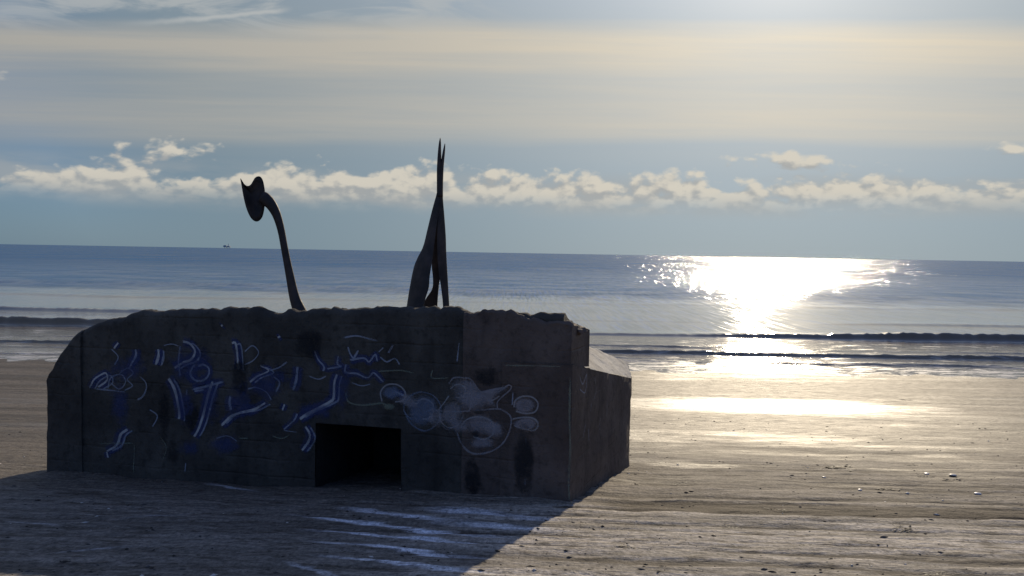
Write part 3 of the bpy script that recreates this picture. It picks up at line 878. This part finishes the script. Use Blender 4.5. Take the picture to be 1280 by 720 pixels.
# hazes of blue under the lines
for e in [(150, 505, 16, 34, 1), (160, 462, 34, 22, 2), (240, 455, 34, 36, 3), (232, 505, 18, 36, 4), (262, 500, 18, 40, 5), (330, 480, 30, 30, 6), (300, 500, 20, 34, 7),
          (427, 482, 15, 44, 8), (395, 512, 26, 14, 9), (352, 470, 14, 24, 10), (280, 555, 26, 18, 11), (236, 560, 22, 14, 12)]:
    blob(ell(*e[:4], seed=e[4]), pt_blue, soft=0.15)
for e in [(205, 520, 9, 44, 21), (240, 520, 12, 26, 22), (215, 565, 16, 22, 23), (385, 430, 22, 30, 24), (300, 470, 14, 40, 25)]:
    blob(ell(*e[:4], seed=e[4]), pt_black, soft=0.3)
ST = [
    ([(149, 428), (143, 436)], 2.4, pt_white), ([(170, 436), (170, 445), (165, 455), (162, 461)], 2.4, pt_pale), ([(198.5, 436), (199.5, 445), (197, 455)], 2.2, pt_white),
    ([(112, 485), (120, 473), (133, 466), (135, 475), (123, 484)], 1.9, pt_white), ([(135, 486), (140, 472), (152, 468), (158, 477), (150, 486), (138, 478)], 1.9, pt_pale),
    ([(150, 466), (160, 460), (167, 466), (160, 474), (166, 482), (156, 488)], 1.9, pt_pale), ([(120, 486), (140, 488), (158, 490)], 1.6, pt_pale),
    ([(160, 536.5), (151, 543), (146, 556), (134, 564)], 2.6, pt_white), ([(134, 564), (136, 572)], 2.0, pt_white),
    ([(229, 426.7), (236.7, 429), (242.5, 436), (243, 443), (238, 450), (228, 454), (219, 460)], 2.4, pt_white),
    ([(200, 437), (197, 450), (196, 456)], 2.0, pt_white),
    ([(247, 458), (253, 456), (260, 460), (261, 468), (255, 475), (246, 476), (239, 470), (239, 462), (244, 455)], 2.4, pt_pale),
    ([(241, 487), (257, 483), (265, 481), (280, 476.7)], 2.8, pt_pale), ([(243, 489), (256, 487)], 2.0, pt_pale),
    ([(211.7, 472.5), (217.5, 482), (221.7, 498), (225, 517), (224.5, 524)], 3.0, pt_white),
    ([(266, 476), (260, 495), (254, 518), (248, 537), (243, 546)], 2.8, pt_white), ([(234, 486), (234, 494)], 1.8, pt_pale),
    ([(290, 429), (295, 429), (297.5, 445), (299, 462)], 2.6, pt_white), ([(288, 494), (287.5, 504), (289, 513)], 2.8, pt_pale),
    ([(326, 456.7), (336.7, 463), (323, 470), (312.5, 478)], 2.2, pt_white), ([(333, 503), (318, 511.7), (300, 516), (288, 521), (276, 532.5)], 2.6, pt_white),
    ([(338, 463), (350, 459), (360, 452)], 1.6, pt_pale), ([(276, 408), (278, 406)], 1.8, pt_white), ([(348, 422), (351, 420)], 2.0, pt_white),
    ([(421.7, 467.5), (418.5, 478), (417.5, 497), (413, 502), (400, 509), (385, 517), (375, 524)], 2.8, pt_white),
    ([(423, 444), (422, 455), (426, 458), (409, 461)], 2.0, pt_pale), ([(393, 437.5), (397, 448), (405, 458), (404, 464)], 2.2, pt_pale),
    ([(373, 457.5), (371, 473), (367, 488)], 2.6, pt_pale), ([(356, 505), (353, 513)], 2.0, pt_white),
    ([(430, 422), (447, 420), (473, 426)], 1.6, pt_pale), ([(435, 433), (438, 442), (443, 447), (449, 437)], 1.6, pt_pale),
    ([(437, 450), (455, 447.5), (462, 452), (470, 443), (472.5, 452)], 2.0, pt_pale), ([(492, 431), (486, 441)], 1.8, pt_pale),
    ([(432.5, 455), (432.5, 465), (447, 467), (460, 472), (468, 466), (480, 478)], 2.0, pt_pale), ([(472, 464), (500, 463), (518, 466)], 1.4, pt_green),
    ([(433, 490), (437, 502), (455, 506), (477, 504), (488, 508)], 2.0, pt_green), ([(382, 532), (388, 543), (386, 552), (378, 563)], 2.4, pt_white),
    ([(372, 517), (368, 525), (355, 537)], 2.0, pt_pale), ([(448, 438), (443, 446)], 1.6, pt_pale), ([(355, 538), (372, 540)], 1.4, pt_pale),
    # frame of a patched opening and old shuttering lines
    ([(122, 554), (168, 554)], 1.2, pt_green), ([(168, 556), (168, 592)], 1.2, pt_green), ([(233, 578), (232, 590)], 1.4, pt_pale), ([(298, 548), (310, 548)], 1.4, pt_green),
    # pale lines on the corner block, along its ledge and down its near edge
    ([(632, 455.5), (668, 456), (704, 457)], 1.1, pt_green), ([(574, 428), (572, 452)], 1.2, pt_pale), ([(541, 462), (541, 472), (562, 472)], 1.2, pt_green),
    ([(640, 622), (676, 624)], 1.3, pt_green), ([(643, 488), (642, 505)], 1.2, pt_pale), ([(659, 545), (659, 552)], 1.2, pt_pale), ([(658, 596), (658, 604)], 1.2, pt_pale),
    ([(714, 470), (713, 520), (714, 560), (712, 600), (713, 622)], 2.0, pt_green),
    # bubble letters
    ([(594, 513), (620, 510), (634, 513), (641, 524), (634, 547), (617, 562), (592, 565.5), (577, 553), (572, 540)], 1.8, pt_lav),
    ([(516, 525), (506, 512), (510, 498), (524, 490), (542, 494), (552, 508), (548, 528), (532, 538), (516, 530), (506, 514)], 1.5, pt_sky),
    ([(561, 480), (568, 472), (581, 472), (590, 474), (603, 489), (623, 489), (637, 480), (640, 485), (624, 500), (623, 510)], 1.4, pt_lav),
    ([(589, 474), (590, 500), (588, 513)], 1.6, pt_lav), ([(545, 512), (565, 514), (590, 513)], 1.3, pt_lav), ([(552, 530), (560, 536), (570, 532)], 1.3, pt_lav),
]
for e in [(490, 490, 16, 11, 31)]:
    blob(ell(*e[:4], seed=e[4]), pt_sky, soft=0.4)
blob(ell(529, 512, 24, 24, seed=32), pt_sky, soft=0.5)
blob([(561, 478), (568, 472), (581, 472), (590, 474), (603, 489), (623, 489), (637, 480), (639, 484), (623, 500), (622, 510), (600, 512), (580, 506), (566, 494)], pt_lav, soft=0.6)
blob(ell(566, 516, 16, 18, seed=33), pt_lav, soft=0.5)
blob(ell(603, 530, 24, 17, seed=34), pt_lav, soft=0.4)
for e in [(590, 498, 26, 18, 51), (618, 536, 20, 17, 52), (546, 522, 14, 16, 53), (575, 530, 18, 14, 54), (512, 500, 16, 12, 55), (604, 552, 20, 10, 56)]:
    blob(ell(*e[:4], seed=e[4], w=0.35), pt_lav, soft=0.3, lift=-0.0015)
blob(ell(658, 505, 16, 11, seed=35), pt_lav, soft=0.6)
blob(ell(658, 528, 17, 9, seed=36), pt_lav, soft=0.6)
blob(ell(600, 514, 8, 3, seed=37), pt_black, soft=0.6, lift=0.004)
blob(ell(596, 541, 8, 6, seed=38), pt_black, soft=0.4, lift=0.004)
blob(ell(656, 575, 16, 46, seed=39), pt_black, soft=0.6)
blob(ell(592, 595, 14, 30, seed=40), pt_black, soft=0.5)
blob(ell(610, 470, 20, 14, seed=41), pt_black, soft=0.4)
blob(ell(487, 508, 10, 5, seed=42), pt_green, soft=0.4)
ST += [
    ([(644, 508), (646, 499), (655, 494), (667, 495), (674, 503), (670, 513), (658, 515), (646, 512)], 1.8, pt_line),
    ([(642, 522), (655, 520), (668, 521), (674, 528), (669, 536), (656, 534), (644, 530)], 1.8, pt_line),
    ([(562, 494), (556, 503), (550, 512), (552, 526), (562, 534), (574, 530), (580, 518)], 1.6, pt_line),
    ([(576, 534), (584, 524), (600, 520), (616, 526), (618, 540), (606, 548), (592, 544)], 1.8, pt_line),
    ([(478, 502), (476, 490), (484, 481), (498, 481), (507, 490), (505, 500), (494, 502)], 1.8, pt_line), ([(486, 496), (494, 490), (506, 494)], 2.2, pt_pale),
    ([(520, 505), (530, 498), (542, 505), (540, 520), (528, 524)], 1.8, pt_line), ([(536, 514), (542, 510), (548, 514)], 1.6, pt_pale),
    ([(563, 486), (572, 480), (582, 484), (580, 495), (570, 497)], 1.6, pt_line), ([(604, 492), (614, 500), (626, 494)], 1.6, pt_line),
    ([(205, 432), (214, 430), (224, 432)], 1.6, pt_pale), ([(226, 432), (224, 450), (226, 470)], 1.8, pt_pale), ([(306, 440), (316, 432), (324, 440), (318, 450), (306, 456)], 1.8, pt_pale),
    ([(310, 486), (322, 484), (334, 490), (340, 500)], 1.6, pt_pale), ([(342, 470), (350, 478), (346, 490)], 1.8, pt_pale), ([(386, 470), (398, 474), (408, 470)], 1.6, pt_pale),
    ([(440, 478), (452, 482), (464, 480)], 1.5, pt_pale), ([(476, 446), (484, 452), (494, 448), (500, 456)], 1.6, pt_pale), ([(480, 434), (474, 440)], 1.5, pt_pale),
    ([(140, 436), (148, 446), (144, 456)], 1.6, pt_pale), ([(176, 470), (184, 480), (180, 494), (172, 500)], 1.7, pt_pale), ([(186, 512), (196, 520), (190, 534)], 1.5, pt_pale),
    ([(340, 545), (352, 548), (362, 544)], 1.4, pt_green), ([(200, 545), (208, 560), (204, 575)], 1.3, pt_green), ([(270, 548), (284, 545), (296, 552)], 1.3, pt_pale),
]
for pts, w_, m_ in ST:
    if m_ is pt_white or (m_ is pt_pale and w_ >= 2.0):
        stroke(pts, w_ * 4.4, pt_blue, 'graffiti_overspray', lift=-0.004)
    stroke(pts, w_ * 1.08, m_)
    if m_ is pt_white and len(pts) > 2 and pts[0][0] < 480:      # the far outline of each letter, fainter
        stroke([(x_ + 6.5, y_ + 1.5 + 0.08 * (x_ - pts[0][0])) for x_, y_ in pts], w_ * 0.8, pt_pale)
        stroke([(x_ + 3.2, y_ + 0.8) for x_, y_ in pts], w_ * 2.4, pt_blue, 'graffiti_overspray', lift=-0.002)
# scribbles and drips on the wing's side
_map = (uz, W, front_v)
WN = Vector((-(F - N).y, (F - N).x, 0)).normalized()
if WN.dot(Vector((0, -1, 0))) < 0:
    WN = -WN
WU = (F - N).normalized()


def uz(px, py, v=0.0):
    p = at_plane(px, py, N, WN)
    return (p - N).dot(WU), p.z


def W(u, v, z):
    return N + WU * u - WN * v + UP * z


def front_v(u, z):
    return -0.024


for pts, w_, m_ in [([(722, 470), (726, 480), (731, 468), (729, 490), (722, 486)], 1.5, pt_pale), ([(737, 503), (736, 515)], 1.4, pt_pale), ([(730, 528), (726, 548)], 1.3, pt_pale),
                    ([(748, 520), (747, 540)], 1.3, pt_line), ([(741, 470), (743, 486), (740, 500)], 1.3, pt_line), ([(757, 500), (756, 522)], 1.1, pt_line), ([(733, 535), (734, 552)], 1.2, pt_pale)]:
    stroke(pts, w_ * 0.9, m_)
uz, W, front_v = _map

# ------------------------------------------------------------------ steel sculptures on the roof
steel, q, b, out = material('weathered_steel')
geo = q.node('ShaderNodeNewGeometry')
n1 = q.noise(geo.outputs['Position'], 5.0, 5.0, 0.6); n2 = q.noise(geo.outputs['Position'], 40.0, 3.0, 0.6)
q.put(b.inputs['Base Color'], q.mix(q.ss(n1, 0.35, 0.7), (0.030, 0.026, 0.025), (0.075, 0.056, 0.050)))
b.inputs['Metallic'].default_value = 0.35
q.put(b.inputs['Roughness'], q.add(0.5, q.mul(n2, 0.25)))
bp = q.node('ShaderNodeBump'); q.put(bp.inputs['Height'], n2); bp.inputs['Distance'].default_value = 0.004; bp.inputs['Strength'].default_value = 0.6
steel.node_tree.links.new(bp.outputs[0], b.inputs['Normal'])


def tube(name, spine, parent, mat, seg=14):
    """spine: (centre, side vector, half width, half depth)"""
    vs, fs = [], []
    n = len(spine)
    for i, (c, w_, d_) in enumerate(spine):
        t = (spine[min(i + 1, n - 1)][0] - spine[max(i - 1, 0)][0]).normalized()
        side = t.cross(Vector((0, 1, 0))).normalized(); fwd = side.cross(t).normalized()
        for k in range(seg):
            a = 2 * math.pi * k / seg
            vs.append(c + side * (math.cos(a) * w_) + fwd * (math.sin(a) * d_))
    for i in range(n - 1):
        for k in range(seg):
            fs.append((i * seg + k, i * seg + (k + 1) % seg, (i + 1) * seg + (k + 1) % seg, (i + 1) * seg + k))
    fs.append(list(range(seg))[::-1]); fs.append([(n - 1) * seg + k for k in range(seg)])
    return from_py(name, vs, fs, mat, parent)


def smooth_pts(pts, n=6):
    return catmull([Vector(p) for p in pts], n)


# animal head on a curved neck
HY = W(uz(373, 392, 0.6)[0], 0.6, 0).y
hb = at_depth(374, 394, HY)
head = empty('animal_head_sculpture', hb)
tag(head, 'dark steel animal head with two ears on a tall curved neck', 'sculpture', 'steel sculptures on the bunker roof')
neck_px = [(377, 399, 10.5), (374.5, 389, 8.6), (368, 371, 6.6), (361.5, 340, 5.2), (356, 312, 4.6), (351.5, 288, 4.7), (346, 269, 5.6), (339, 256, 6.9), (332, 249, 8.0), (327, 246, 7.6)]
sp = []
for p in catmull([Vector(a) for a in neck_px], 5):
    w_ = p.z * HY / FPX
    sp.append((at_depth(p.x, p.y, HY), w_, w_ * 0.75))
tube('neck', sp, head, steel)
mask_px = [(300.3, 223.2), (302.5, 227), (305.5, 231), (309, 232.6), (313, 231), (316, 226.5), (318.6, 222.3), (322, 220.4), (325.5, 221.6), (328, 226), (329.6, 233), (330.6, 242),
           (330.4, 254), (329.4, 263), (327.5, 270.5), (324.5, 275), (320.5, 277), (316, 275), (311.5, 269), (307.5, 259), (304.5, 247), (302.2, 234)]
mc = at_depth(318, 250, HY)
YAW = R(38)
tgt = Vector((-math.cos(YAW), -math.sin(YAW), 0))     # the plate's own horizontal axis, turned from the picture plane
out_px = catmull([Vector(p) for p in mask_px + [mask_px[0]]], 3)[:-1]
nrm = Vector((math.sin(YAW), -math.cos(YAW), 0))
ring = []
for p in out_px:
    w0 = at_plane(p.x, p.y, mc, nrm)
    ring.append(w0)
cc = sum(ring, Vector()) / len(ring)
vs, fs = [], []
nR = len(ring)
levels = [(1.0, 0.0), (0.75, -0.028), (0.45, -0.05), (0.18, -0.062)]
for side_ in (0, 1):
    for r_, dp in levels:
        for p in ring:
            vs.append(cc + (p - cc) * r_ + nrm * (dp + (0.0 if side_ == 0 else 0.022)))
    vs.append(cc + nrm * (-0.066 + (0.0 if side_ == 0 else 0.022)))
per = nR * len(levels) + 1
for side_ in (0, 1):
    o_ = side_ * per
    for k in range(len(levels) - 1):
        for i in range(nR):
            f = (o_ + k * nR + i, o_ + k * nR + (i + 1) % nR, o_ + (k + 1) * nR + (i + 1) % nR, o_ + (k + 1) * nR + i)
            fs.append(f if side_ == 0 else f[::-1])
    for i in range(nR):
        f = (o_ + (len(levels) - 1) * nR + i, o_ + (len(levels) - 1) * nR + (i + 1) % nR, o_ + per - 1)
        fs.append(f if side_ == 0 else f[::-1])
for i in range(nR):
    fs.append((i, per + i, per + (i + 1) % nR, (i + 1) % nR))
from_py('head', vs, fs, steel, head)

# tail end: folded steel plates tapering into a forked point
TY = W(uz(535, 384, 0.7)[0], 0.7, 0).y
tb = at_depth(534, 390, TY)
tail = empty('animal_tail_sculpture', tb)
tag(tail, 'dark steel sculpture of folded plates tapering to a forked spike', 'sculpture', 'steel sculptures on the bunker roof')


def plate(name, left, right, parent, mat, bulge=0.05, thick=0.02, n=26, depth_off=0.0, rot=0.0):
    """a bent plate between two edge lines given in picture points at the sculpture's own distance"""
    a = catmull([Vector(p) for p in left], 8); c = catmull([Vector(p) for p in right], 8)

    def samp(L, t):
        i = t * (len(L) - 1); k = min(int(i), len(L) - 2)
        return L[k].lerp(L[k + 1], i - k)
    vs, fs = [], []
    m_ = 8
    for s_ in (0, 1):
        for i in range(n + 1):
            t = i / n
            p0 = samp(a, t); p1 = samp(c, t)
            for j in range(m_ + 1):
                f = j / m_
                p = p0.lerp(p1, f)
                w0 = at_depth(p.x, p.y, TY)
                wid = abs(p1.x - p0.x) / FPX * TY
                yb = -math.sin(math.pi * f) * bulge * wid / 0.4 + depth_off * (1 - t) + rot * (f - 0.5) * wid + (thick if s_ else 0.0)
                vs.append(w0 + Vector((0, yb, 0)))
    per_ = (n + 1) * (m_ + 1)
    for s_ in (0, 1):
        for i in range(n):
            for j in range(m_):
                k = s_ * per_ + i * (m_ + 1) + j
                f = (k, k + 1, k + m_ + 2, k + m_ + 1)
                fs.append(f if s_ == 0 else f[::-1])
    for i in range(n):
        for j in (0, m_):
            k = i * (m_ + 1) + j
            fs.append((k, k + m_ + 1, per_ + k + m_ + 1, per_ + k))
    for j in range(m_):
        fs.append((j, per_ + j, per_ + j + 1, j + 1)); k = n * (m_ + 1) + j
        fs.append((k, k + 1, per_ + k + 1, per_ + k))
    o = from_py(name, vs, fs, mat, parent)
    bm = bmesh.new(); bm.from_mesh(o.data); bmesh.ops.recalc_face_normals(bm, faces=bm.faces)
    for e in bm.edges:
        if len(e.link_faces) == 2 and e.calc_face_angle(0) > R(50):
            e.smooth = False
    bm.to_mesh(o.data); bm.free()
    return o


plate('side_plate', [(507.5, 390), (509, 380), (512, 360), (517, 335), (522, 322), (529, 308), (534, 288), (540, 263), (545.5, 243), (546.5, 236)],
      [(530, 390), (533, 374), (537.5, 359), (538.2, 346), (540.5, 330), (542, 318), (544, 300), (547, 276), (549.5, 250), (550.5, 236)], tail, steel, 0.08, 0.02, depth_off=-0.10, rot=-0.6)
plate('inner_plate', [(526, 390), (531, 375), (539.8, 361), (540.6, 346), (539.5, 331), (541, 305), (546, 272), (548, 245)],
      [(545, 390), (546, 374), (548, 356), (550.5, 338), (553, 305), (553.5, 272), (552, 245)], tail, steel, -0.06, 0.02, depth_off=0.10, rot=0.5)
plate('leg_plate', [(554.6, 390), (553.4, 374), (551.2, 356), (549, 342), (547, 316), (547, 285), (548.5, 255), (549, 236)],
      [(562, 390), (561, 374), (559.3, 345), (557.6, 315), (557, 296), (555.2, 270), (553.6, 250), (553, 236)], tail, steel, 0.06, 0.02, depth_off=-0.02, rot=0.6)
for nm, pts in (('prong', [(549.4, 246, 3.4), (549.2, 232, 3.2), (549.0, 214, 3.0), (549.2, 200, 2.6), (549.6, 186, 1.9), (550.0, 178, 1.3), (550.3, 172.5, 0.45)]),
                ('prong', [(551.0, 246, 2.8), (551.4, 230, 2.5), (552.2, 214, 2.2), (553.4, 201, 1.9), (554.8, 190, 1.5), (555.6, 184, 1.0), (556.2, 179.5, 0.4)])):
    tube(nm, [(at_depth(p.x, p.y, TY), p.z * TY / FPX, p.z * TY / FPX) for p in catmull([Vector(a) for a in pts], 4)], tail, steel, 10)

# ------------------------------------------------------------------ platform far out on the horizon
pm, q, b, out = material('platform_paint')
geo = q.node('ShaderNodeNewGeometry')
q.put(b.inputs['Base Color'], q.mix(q.noise(geo.outputs['Position'], 0.2, 2.0), (0.30, 0.35, 0.39), (0.36, 0.41, 0.45)))
b.inputs['Roughness'].default_value = 0.8


def boxes(name, bxs, mat, parent=None):
    bm = bmesh.new()
    for (x0, x1, y0, y1, z0, z1) in bxs:
        r = bmesh.ops.create_cube(bm, size=1.0)
        for v in r['verts']:
            v.co = Vector(((x0 + x1) / 2 + v.co.x * (x1 - x0), (y0 + y1) / 2 + v.co.y * (y1 - y0), (z0 + z1) / 2 + v.co.z * (z1 - z0)))
    me = bpy.data.meshes.new(name); bm.to_mesh(me); bm.free()
    return link(name, me, mat, parent)


PD = 6000.0
pp = at_depth(284, 309, PD); k = PD / FPX
plat = empty('offshore_platform', (pp.x, PD, 0))
tag(plat, 'tiny grey platform on legs far out on the horizon', 'platform')
bx0 = pp.x
boxes('deck', [(bx0 - 4.2 * k, bx0 + 4.2 * k, PD - 15, PD + 15, 1.8 * k, 2.6 * k)], pm, plat)
boxes('module', [(bx0 - 4.0 * k, bx0 - 0.6 * k, PD - 12, PD + 12, 2.6 * k, 4.0 * k)], pm, plat)
boxes('module', [(bx0 + 0.4 * k, bx0 + 3.2 * k, PD - 12, PD + 12, 2.6 * k, 3.3 * k)], pm, plat)
boxes('crane_mast', [(bx0 + 1.4 * k, bx0 + 1.9 * k, PD - 2, PD + 2, 3.3 * k, 6.0 * k)], pm, plat)
for lx in (-3.2, -1.0, 1.0, 3.2):
    boxes('leg', [(bx0 + (lx - .2) * k, bx0 + (lx + .2) * k, PD - 2, PD + 2, -4, 1.8 * k)], pm, plat)

# ------------------------------------------------------------------ litter on the sand
weed, q, b, out = material('dried_seaweed')
geo = q.node('ShaderNodeNewGeometry')
q.put(b.inputs['Base Color'], q.mix(q.noise(geo.outputs['Position'], 30.0, 3.0), (0.018, 0.014, 0.010), (0.05, 0.038, 0.025)))
b.inputs['Roughness'].default_value = 0.7
shell_m, q, b, out = material('bleached_shell')
geo = q.node('ShaderNodeNewGeometry')
q.put(b.inputs['Base Color'], q.mix(q.noise(geo.outputs['Position'], 60.0, 3.0), (0.55, 0.50, 0.44), (0.78, 0.75, 0.70)))
b.inputs['Roughness'].default_value = 0.45
stone_m, q, b, out = material('beach_stone')
geo = q.node('ShaderNodeNewGeometry')
q.put(b.inputs['Base Color'], q.mix(q.noise(geo.outputs['Position'], 25.0, 4.0), (0.05, 0.045, 0.04), (0.14, 0.125, 0.11)))
b.inputs['Roughness'].default_value = 0.75


def hit_beach(px, py):
    d = ray(px, py); o = Vector((0, 0, HC))
    t0, t1 = 2.0, 60.0
    for i in range(50):
        t = (t0 + t1) / 2
        p = o + d * t
        if p.z > float(beach_z(p.x, p.y)): t0 = t
        else: t1 = t
    return o + d * t1


def seaweed_mesh(seed, n=26):
    rnd = random.Random(seed); vs, fs = [], []
    for s in range(n):
        a = rnd.uniform(0, 6.28); r = rnd.random() ** 0.7
        p = Vector((math.cos(a) * r * 0.8, math.sin(a) * r * 0.45, 0.02 + 0.12 * rnd.random() * (1 - r)))
        h = rnd.gauss(0, 0.8) + (0 if rnd.random() < .5 else math.pi); w_ = rnd.uniform(0.05, 0.12)
        prev = None
        for i in range(6):
            sd = Vector((-math.sin(h), math.cos(h), rnd.uniform(-.5, .8))).normalized() * w_ * (1 - i / 7)
            vs += [p - sd, p + sd]
            if prev is not None:
                fs.append((prev, prev + 1, len(vs) - 1, len(vs) - 2))
            prev = len(vs) - 2
            h += rnd.gauss(0, 0.45)
            p = p + Vector((math.cos(h), math.sin(h), rnd.gauss(0, 0.35))) * 0.11
            p.z = min(max(p.z, 0.01), 0.26)
    me = bpy.data.meshes.new('seaweed_clump'); me.from_pydata([tuple(v) for v in vs], [], fs); me.update()
    me.materials.append(weed)
    return me


def pebble_mesh(seed, mat, name):
    bm = bmesh.new(); bmesh.ops.create_icosphere(bm, subdivisions=2, radius=1.0)
    for v in bm.verts:
        v.co *= 1 + 0.25 * mnoise.noise(v.co * 1.1 + Vector((seed * 3.3, 0, 0)))
        v.co.z *= 0.6
    me = bpy.data.meshes.new(name); bm.to_mesh(me); bm.free(); me.materials.append(mat)
    me.polygons.foreach_set('use_smooth', [True] * len(me.polygons))
    return me


wm = [seaweed_mesh(s) for s in range(5)]
WEEDS = [(1041, 585, .36, 'largest dark seaweed clump lying by itself on the open sand'), (1158, 597, .16, 'dark seaweed clump beside two white shells'),
         (1108, 611, .17, 'dark seaweed clump between the long clump and the shells'), (1190, 602, .20, 'flat dark seaweed strands just below the whitest shell'),
         (1142, 582, .16, 'thin seaweed strand above the pair of white shells'), (1134, 661, .14, 'seaweed scrap lying on the pale rutted sand below the dark band'),
         (1164, 715, .15, 'dark seaweed scrap at the bottom edge of the sand'), (1070, 600, .12, 'small seaweed scrap just below the largest clump'),
         (974, 636, .14, 'small seaweed scrap on the dark wet band of sand'), (851, 605, .14, 'small seaweed scrap on sunlit sand near the bunker wing'),
         (1003, 682, .10, 'small seaweed scrap on the ruts below the dark band'), (915, 661, .12, 'small seaweed scrap on ruts nearest the bunker shadow'),
         (786, 683, .11, 'small seaweed scrap beside the edge of the bunker shadow'), (1131, 500, .22, 'lone dark clump on the bright wet sand'),
         (1010, 594, .10, 'tiny seaweed scrap left of the largest clump')]
for i, (x_, y_, s_, lb) in enumerate(WEEDS):
    p = hit_beach(x_, y_)
    o = link('seaweed_clump', wm[i % 5], None)
    o.location = p + Vector((0, 0, -0.004)); o.rotation_euler = (R(-7) if p.y < 13 else 0, 0, random.uniform(-.3, .3) + (math.pi if i % 2 else 0)); o.scale = (s_ * 1.1, s_ * 1.0, s_ * 0.36)
    tag(o, lb, 'seaweed', 'seaweed clumps on the sand')
sm = [pebble_mesh(s, shell_m, 'shell') for s in range(2)]
SHELLS = [(1191, 595, .045, 'largest white shell on the sand'), (1158, 593, .038, 'white shell on top of a seaweed clump'), (1222, 618, .035, 'white shell at the far right of the rutted sand'),
          (1075, 613, .025, 'small white shell below the largest seaweed clump'), (1030, 597, .024, 'tiny white shell at the left of the debris')]
for i, (x_, y_, s_, lb) in enumerate(SHELLS):
    p = hit_beach(x_, y_)
    o = link('shell', sm[i % 2], None)
    o.location = p + Vector((0, 0, s_ * 0.35)); o.rotation_euler = (R(-8), 0, i * 1.3); o.scale = (s_ * 1.3, s_, s_ * 0.6)
    tag(o, lb, 'shell', 'shells on the sand')
# countless crumbs of weed, shell and grit
rnd = random.Random(11)
bmats = [weed, stone_m, shell_m]
vs, fs, mi = [], [], []
oct_v = [(1, 0, 0), (-1, 0, 0), (0, 1, 0), (0, -1, 0), (0, 0, 1), (0, 0, -1)]
oct_f = [(0, 2, 4), (2, 1, 4), (1, 3, 4), (3, 0, 4), (2, 0, 5), (1, 2, 5), (3, 1, 5), (0, 3, 5)]
for i in range(3200):
    y = 5.2 + 14 * rnd.random() ** 1.3; x = rnd.uniform(-0.75, 0.75) * y
    if mnoise.noise(Vector((x * 0.5, y * 1.1, 3))) < rnd.uniform(-0.3, 0.5): continue
    s = 0.005 + 0.016 * rnd.random() ** 3
    c = Vector((x, y, float(beach_z(x, y)) + s * 0.2)); k0 = len(vs)
    sxx, syy, szz = s * rnd.uniform(.8, 2.4), s * rnd.uniform(.7, 1.3), s * rnd.uniform(.4, .8)
    a = rnd.gauss(0, .5)
    for v in oct_v:
        X_, Y_ = v[0] * sxx, v[1] * syy
        j = rnd.uniform(.75, 1.2)
        vs.append(c + Vector(((X_ * math.cos(a) - Y_ * math.sin(a)) * j, (X_ * math.sin(a) + Y_ * math.cos(a)) * j, v[2] * szz)))
    for f in oct_f:
        fs.append(tuple(k0 + t for t in f))
    mm = 0 if rnd.random() < .55 else (1 if rnd.random() < .75 else 2)
    mi += [mm] * 8
deb = from_py('beach_debris', vs, fs, None)
for m_ in bmats: deb.data.materials.append(m_)
deb.data.polygons.foreach_set('material_index', mi)
tag(deb, 'crumbs of weed, shell and grit scattered over the sand', 'debris', kind='stuff')
